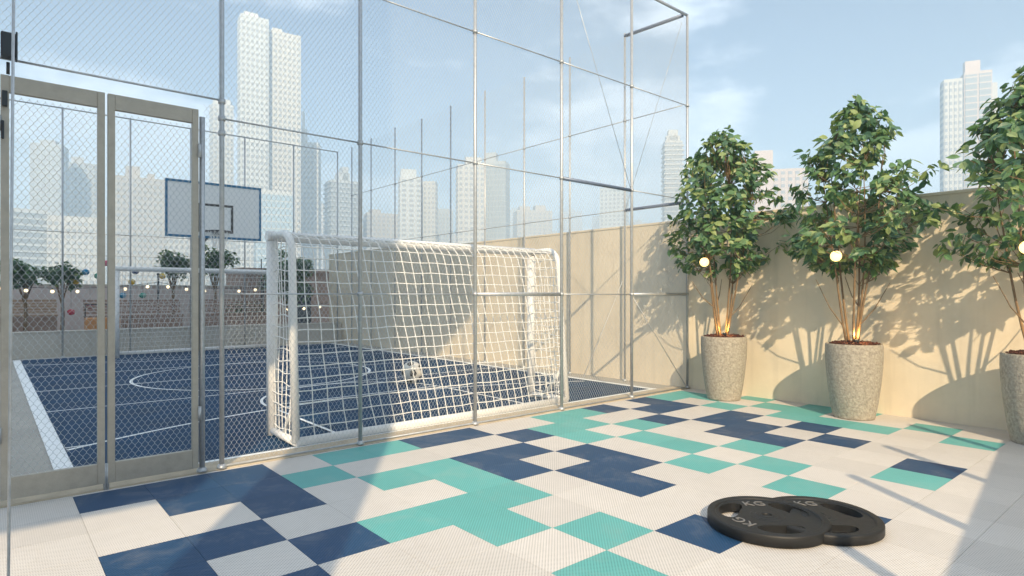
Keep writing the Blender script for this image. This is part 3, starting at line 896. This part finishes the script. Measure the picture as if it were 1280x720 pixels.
mast(2.95, 16.8, 2.0, 'dark mast at the right end of the string lights')
cable((-4.6, 16.8, 1.95), (-.35, 16.8, 2.05), .16, 7, 'string of warm bulbs hung left of the middle mast', None)
cable((-.35, 16.8, 2.05), (2.95, 16.8, 1.95), .14, 6, 'string of warm bulbs hung right of the middle mast', None)
cable((2.95, 16.8, 1.3), (5.0, 16.0, 1.35), .1, 4, 'short low string of bulbs in front of the largest dark tree', None)
LC = {'blue': (.02, .22, .40), 'green': (.03, .27, .20), 'red': (.50, .03, .06), 'yellow': (.62, .42, .05), 'pink': (.55, .12, .18), 'navy': (.03, .06, .2)}
for nm, c in LC.items(): M['lantern_' + nm] = mat('paper_' + nm, c, .8)
lant = [(-2.26, 2.33, 'blue', 'blue paper lantern hung over the left gate leaf view'), (-1.95, 2.22, 'green', 'green paper lantern right of the blue one beyond the gate'),
        (-2.62, 1.12, 'red', 'red paper lantern low beside the pale bench'), (-1.72, 2.62, 'pink', 'small pink paper lantern highest beside the far goal left post'),
        (-2.5, 2.05, 'yellow', 'yellow paper lantern between the blue lantern and the tree'), (-1.05, 2.05, 'yellow', 'yellow paper lantern hanging left of the middle mast'),
        (-.95, 2.38, 'navy', 'navy paper lantern highest near the middle mast'), (-1.3, 1.62, 'blue', 'low blue paper lantern left of the middle mast'),
        (-.2, 2.25, 'yellow', 'yellow paper lantern just right of the middle mast'), (-.75, 1.62, 'green', 'low green paper lantern left of the middle mast'),
        (-2.15, 1.3, 'pink', 'low pink paper lantern between red lantern and play cart')]
for (x, z, c, lab) in lant:
    yy = 17.0
    t = empty('paper_lantern', (x, yy, z)); tag(t, lab, 'lantern', 'paper lanterns in the garden')
    MB().ball((0, 0, 0), .1, 0, 14, 10, .9).build('shade', M['lantern_' + c], t)
    MB().tube([(0, 0, .09), (0, 0, .09 + max(.15, 2.75 - z))], .003, 4).build('cord', M['steel_dark'], t)
t = empty('lantern_line', (0, 17.0, 2.85)); tag(t, 'thin high wire carrying the paper lanterns', 'wire')
MB().tube([(-4.6, 0, 0), (0, 0, 0), (2.95, 0, 0)], .004, 5).build('wire', M['steel_dark'], t)
for x, lab in ((-4.6, 'left slim pole holding the lantern wire'), (2.95, 'right slim pole holding the lantern wire')):
    t = empty('wire_pole', (x, 17.0, 0)); tag(t, lab, 'pole', 'poles of the lantern wire')
    MB().tube([(0, 0, 0), (0, 0, 2.9)], .018, 8).build('shaft', M['steel_dark'], t)
    MB().ball((0, 0, 2.9), .03, 0, 8, 6).build('cap', M['steel_dark'], t)

# ------------------------------------------------------------------ city
GZ = -28.0
cg = MB(); n = 72
cg.v = [(0, 0, GZ)] + [(4200*math.cos(2*math.pi*i/n), 4200*math.sin(2*math.pi*i/n), GZ) for i in range(n)]
for i in range(n): cg.face((0, 1 + i, 1 + (i + 1) % n))
tag(cg.build('city_ground', M['city_ground']), 'ground of the city below the terrace', 'ground', kind='structure')

def tower(px0, px1, ytop, D, wall, label, style='windows', yaw=.25, glass='glass', ncol=6, aspect=.7, fl=3.2, crown=None, group=None, steps=None):
    px = (px0 + px1)/2
    c = spot(px, D)
    ang = math.atan((px - 640)/F_PX)
    Wv = (px1 - px0)/F_PX*D*math.cos(ang)
    w_ = Wv/(math.cos(yaw) + aspect*math.sin(abs(yaw))); d_ = w_*aspect
    top = CZ + (HOR - ytop)/F_PX*D
    Ht = top - GZ
    t = empty('tower_block', (c.x, c.y, GZ), -(YAW + ang) + yaw)
    tag(t, label, 'building', group or 'city towers')
    body = MB(); body.box2((-w_/2, -d_/2, 0), (w_/2, d_/2, Ht))
    if style == 'bands':
        nf = int(Ht/fl)
        for k_ in range(max(0, nf - 40), nf):
            body.box2((-w_/2 - .9, -d_/2 - .9, k_*fl + 2.2), (w_/2 + .9, d_/2 + .9, k_*fl + 3.1))
    body.build('body', M[wall], t)
    nf = int(Ht/fl); k0 = max(0, int((Ht - 26)/fl*0 + 7))
    def strip_(p0, ax, wd, nrm):
        s = MB(); z0, z1 = k0*fl, Ht - 1.4
        s.box((p0[0] + nrm[0]*.12, p0[1] + nrm[1]*.12, (z0 + z1)/2), ((wd if ax == 'x' else .3), (wd if ax == 'y' else .3), z1 - z0))
        s.build('window_column', M[('gc_' if style == 'curtain' else 'gw_') + wall[2:] + ('_blue' if 'blue' in glass else '')], t)
    if style != 'plain':
        pitch = w_/ncol
        for i in range(ncol):
            strip_((-w_/2 + (i + .5)*pitch, -d_/2), 'x', pitch*(.55 if style == 'windows' else .85), (0, -1))
        n2 = max(2, int(ncol*aspect)); p2 = d_/n2; sx = -1 if yaw > 0 else 1
        for i in range(n2):
            strip_((sx*w_/2, -d_/2 + (i + .5)*p2), 'y', p2*(.55 if style == 'windows' else .85), (sx, 0))
    if crown:
        for (fx, fw, hh) in crown:
            MB().box((fx*w_, 0, Ht + hh/2), (fw*w_, d_*.5, hh)).build('roof_block', M[wall], t)
    return t

T = tower
T(297, 336, 24, 330, 'c_white', 'tallest pale tower left of the backboard, slender left half', 'windows', .2, 'glass', 6, .6, crown=[(-.1, .5, 2.5)])
T(331, 376, 45, 345, 'c_cream', 'tall cream tower joined to the right of the tallest pale tower', 'windows', .2, 'glass', 7, .6, crown=[(-.2, .3, 2.5)])
T(374, 401, 180, 390, 'c_cream', 'narrow cream tower right of the two tallest towers', 'windows', -.2, 'glass', 5, .8, crown=[(-.3, .25, 9), (-.35, .06, 20)])
T(262, 292, 132, 420, 'c_cream', 'slim cream tower above the backboard, left of the tallest towers', 'windows', .25, 'glass', 5, .8, crown=[(.25, .3, 4), (-.3, .2, 3)])
T(38, 86, 182, 400, 'c_grey', 'grey stepped tower behind the left gate leaf', 'windows', -.3, 'glass', 6, .8, crown=[(0, .5, 3)])
T(84, 122, 205, 430, 'c_cream', 'cream tower right of the grey stepped tower', 'windows', .3, 'glass', 5, .8, crown=[(-.2, .4, 4)])
T(141, 210, 224, 330, 'c_sand', 'broad sandy block behind the right gate leaf', 'windows', .15, 'glass', 10, .5, crown=[(-.15, .25, 6), (.2, .12, 3)])
T(0, 60, 262, 300, 'c_white', 'low white block at the far left of the skyline', 'bands', .2, 'glass', 8, .5)
T(60, 130, 272, 310, 'c_cream', 'low cream block below the grey stepped tower', 'windows', -.15, 'glass', 9, .5)
T(206, 262, 268, 340, 'c_cream', 'low cream block directly behind the backboard', 'windows', .2, 'glass', 8, .5)
T(318, 368, 240, 290, 'c_white', 'white block with blue glazed upper storeys right of the backboard', 'curtain', .15, 'glass_blue', 8, .5)
T(406, 450, 228, 420, 'c_grey', 'grey balconied tower just left of the second fence post', 'bands', .3, 'glass', 6, .8, crown=[(0, .4, 6), (.05, .2, 10)])
T(454, 500, 268, 460, 'c_sand', 'low sandy block right of the second fence post', 'windows', .2, 'glass', 7, .6, crown=[(-.2, .3, 3)])
T(498, 528, 222, 400, 'c_white', 'white tower with few windows between second and third fence posts', 'windows', .15, 'glass', 3, .6, crown=[(-.1, .7, 5)])
T(524, 547, 228, 410, 'c_cream', 'narrow cream tower touching the white tower on its right', 'windows', -.2, 'glass', 4, .8)
T(545, 566, 262, 470, 'c_grey', 'low grey block left of the broad twin crowned tower', 'windows', .2, 'glass', 4, .8)
T(570, 606, 208, 360, 'c_cream', 'cream half of the broad tower behind the third fence post', 'windows', .15, 'glass', 5, .6, crown=[(.1, .6, 5)])
T(603, 637, 204, 375, 'c_grey', 'grey half of the broad tower behind the third fence post', 'curtain', -.25, 'glass', 6, .8, crown=[(-.2, .5, 6)])
T(641, 690, 265, 520, 'c_sand', 'low sandy block above the near goal crossbar right end', 'windows', .2, 'glass', 7, .7, crown=[(-.25, .3, 4), (.2, .3, 5)])
T(750, 786, 236, 480, 'c_white', 'white block seen beneath the blue rail of the front fence', 'windows', -.2, 'glass', 6, .8)
T(828, 853, 178, 420, 'c_cream', 'slender rounded-top tower just left of the fence corner', 'bands', .2, 'glass', 4, .9, crown=[(0, .8, 4), (0, .55, 8)])
T(940, 966, 190, 300, 'c_rose', 'narrow rose tower partly hidden by the tree beside the fence corner', 'plain', .2, 'glass', 4, .8)
T(960, 1010, 213, 310, 'c_rose', 'rose block between the two left trees above the wall', 'windows', .2, 'glass', 5, .6)
T(1175, 1203, 101, 300, 'c_cream', 'left shaft of the pale tower above the wall at right', 'windows', .25, 'glass', 4, .8)
T(1199, 1240, 92, 306, 'c_rose', 'taller main shaft of the pale tower above the wall at right', 'curtain', .25, 'glass', 2, .7, crown=[(-.15, .55, 6)])
T(1236, 1247, 104, 312, 'c_cream', 'narrow right fin of the pale tower above the wall at right', 'plain', .2, 'glass', 2, .8)

rnd = random.Random(21)
fmats = ['f_white', 'f_cream', 'f_grey', 'f_sand']
x = -40
while x < 800:
    wpx = rnd.uniform(14, 30); D = rnd.uniform(520, 1000)
    yt = rnd.uniform(262, 298) if x > 430 else rnd.uniform(250, 296)
    c = spot(x + wpx/2, D); ww_ = wpx/F_PX*D; Ht = CZ + (HOR - yt)/F_PX*D - GZ
    t = empty('skyline_block', (c.x, c.y, GZ), rnd.uniform(-.9, .2))
    tag(t, 'low pale apartment block in the hazy skyline', 'building', 'small blocks of the hazy skyline')
    fm = rnd.choice(fmats)
    MB().box2((-ww_/2, -ww_*.3, 0), (ww_/2, ww_*.3, Ht)).build('body', M[fm], t)
    MB().box((rnd.uniform(-.2, .2)*ww_, 0, Ht + 1.5), (ww_*.3, ww_*.25, 3)).build('roof_block', M[fm], t)
    x += wpx*rnd.uniform(.6, 1.1)

# ------------------------------------------------------------------ unseen blocker and parapet behind the camera that shade the terrace
t = empty('shade_blocker', (0, 0, 0)); tag(t, 'unseen tall thin blade on a pier, added behind the terrace to shade the court', 'wall')
MB().box2((-32, -6.8, 4.9), (-8.0, -6.4, 34)).build('shade_wing', M['c_cream'], t)  # unseen stand-in for a building, thinned and stepped to cast the shade
MB().box2((-7.998, -6.8, 7.0), (-6.22, -6.402, 34)).build('shade_bay', M['c_cream'], t)
MB().box2((-6.218, -6.8, 11.2), (-4.7, -6.404, 34)).build('shade_upper_bay', M['c_cream'], t)  # upper step added to push the shade edge along the boundary wall
MB().box2((-7.16, -6.8, GZ), (-6.22, -6.404, 6.998)).build('pier', M['c_cream'], t)
MB().box2((-32, -6.8, GZ), (-14, -6.404, 4.898)).build('podium', M['c_cream'], t)
t = empty('parapet_wall', (0, 0, 0)); tag(t, 'plastered parapet with thin posts closing the terrace behind the camera', 'wall')
PA = math.atan(.131)
def par(x): return -6.73 + .131*(x + 1.83)
MB().box((1.475, par(1.475) - .1, .66), (6.7/math.cos(PA), .2, 1.92), PA).build('wall_face', M['plaster'], t)
for xx in (-2.34, -.9, .54, 1.98, 3.42):
    z0 = 1.622 if xx > -1.8 else 0
    MB().box((xx, par(xx) - .1, (z0 + 2.45)/2), (.085, .06, 2.45 - z0), PA).build('post', M['steel_dark'], t)

# ------------------------------------------------------------------ haze, sky, sun, camera
hb = MB().box2((-1500, -1500, GZ - 1), (1500, 1500, 175))
haze = hb.build('haze', None)
haze.data.materials.clear()
hm = bpy.data.materials.new('haze_air'); hm.use_nodes = True
hn = hm.node_tree; hn.nodes.clear()
ho = hn.nodes.new('ShaderNodeOutputMaterial'); pv = hn.nodes.new('ShaderNodeVolumePrincipled')
pv.inputs['Color'].default_value = (.62, .82, 1.0, 1); pv.inputs['Density'].default_value = .0020; pv.inputs['Anisotropy'].default_value = 0.0
hn.links.new(pv.outputs[0], ho.inputs['Volume'])
haze.data.materials.append(hm)
tag(haze, 'pale blue city haze', 'haze', kind='stuff')

AZ, EL = R(35), R(31)
world = bpy.data.worlds.new('World'); scene.world = world; world.use_nodes = True
wn = world.node_tree; wn.nodes.clear(); L = wn.links
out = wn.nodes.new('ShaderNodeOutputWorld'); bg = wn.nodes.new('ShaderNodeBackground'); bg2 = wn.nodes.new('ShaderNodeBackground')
sky = wn.nodes.new('ShaderNodeTexSky'); sky.sky_type = 'NISHITA'; sky.sun_disc = False
sky.sun_elevation = EL; sky.sun_rotation = AZ + math.pi; sky.air_density = 1.0; sky.dust_density = .6; sky.ozone_density = 2.2
L.new(sky.outputs[0], bg.inputs['Color']); bg.inputs['Strength'].default_value = .074
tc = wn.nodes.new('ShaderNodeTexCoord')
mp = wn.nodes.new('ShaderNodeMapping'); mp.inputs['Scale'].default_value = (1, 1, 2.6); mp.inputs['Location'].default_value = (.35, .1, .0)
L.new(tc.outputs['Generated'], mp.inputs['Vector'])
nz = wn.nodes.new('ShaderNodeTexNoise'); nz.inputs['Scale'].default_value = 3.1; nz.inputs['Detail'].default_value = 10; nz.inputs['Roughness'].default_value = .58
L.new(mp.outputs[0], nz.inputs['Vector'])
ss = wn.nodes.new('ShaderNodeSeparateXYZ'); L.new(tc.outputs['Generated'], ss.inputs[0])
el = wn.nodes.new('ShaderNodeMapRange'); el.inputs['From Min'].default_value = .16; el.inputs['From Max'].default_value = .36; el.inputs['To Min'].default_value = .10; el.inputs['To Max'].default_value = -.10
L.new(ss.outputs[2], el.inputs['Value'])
zen_fill = wn.nodes.new('ShaderNodeMapRange'); zen_fill.inputs['From Min'].default_value = .48; zen_fill.inputs['From Max'].default_value = .75; zen_fill.inputs['To Min'].default_value = 0; zen_fill.inputs['To Max'].default_value = .26  # extra bright cloud overhead, out of view, added to lift the shade
L.new(ss.outputs[2], zen_fill.inputs['Value'])
e2 = wn.nodes.new('ShaderNodeMath'); e2.operation = 'ADD'; L.new(el.outputs[0], e2.inputs[0]); L.new(zen_fill.outputs[0], e2.inputs[1])
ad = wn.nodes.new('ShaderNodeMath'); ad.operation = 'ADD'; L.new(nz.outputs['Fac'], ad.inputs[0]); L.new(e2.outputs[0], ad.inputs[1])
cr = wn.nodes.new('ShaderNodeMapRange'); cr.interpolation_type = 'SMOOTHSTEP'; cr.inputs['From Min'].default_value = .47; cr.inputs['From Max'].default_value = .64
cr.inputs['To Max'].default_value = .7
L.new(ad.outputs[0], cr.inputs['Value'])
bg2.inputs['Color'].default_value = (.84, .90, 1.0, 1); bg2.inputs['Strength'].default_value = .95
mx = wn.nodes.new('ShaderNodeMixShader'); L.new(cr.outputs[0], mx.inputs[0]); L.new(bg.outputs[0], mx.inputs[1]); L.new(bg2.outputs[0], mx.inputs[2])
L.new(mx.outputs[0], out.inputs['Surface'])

sd = bpy.data.lights.new('sun', 'SUN'); sd.energy = 5.0; sd.angle = R(.6); sd.color = (1.0, .79, .52)
so = bpy.data.objects.new('sun', sd); col.objects.link(so)
dv = Vector((math.sin(AZ)*math.cos(EL), math.cos(AZ)*math.cos(EL), -math.sin(EL)))
so.rotation_euler = dv.to_track_quat('-Z', 'Y').to_euler(); so.location = (-6, -8, 12)

cam = bpy.data.cameras.new('camera'); co = bpy.data.objects.new('camera', cam); col.objects.link(co)
co.location = (CX, CY, CZ); co.rotation_euler = (R(90), 0, -YAW)
cam.sensor_width = 36; cam.lens = F_PX/1280*36; cam.shift_y = 8.5/1280; cam.clip_end = 9000; cam.clip_start = .05
scene.camera = co
vs = scene.view_settings
vs.view_transform = 'Standard'; vs.look = 'None'; vs.gamma = 1; vs.use_curve_mapping = False; vs.exposure = .97
scene.cycles.use_denoising = True
scene.cycles.max_bounces = 6; scene.cycles.volume_bounces = 1; scene.cycles.transparent_max_bounces = 8
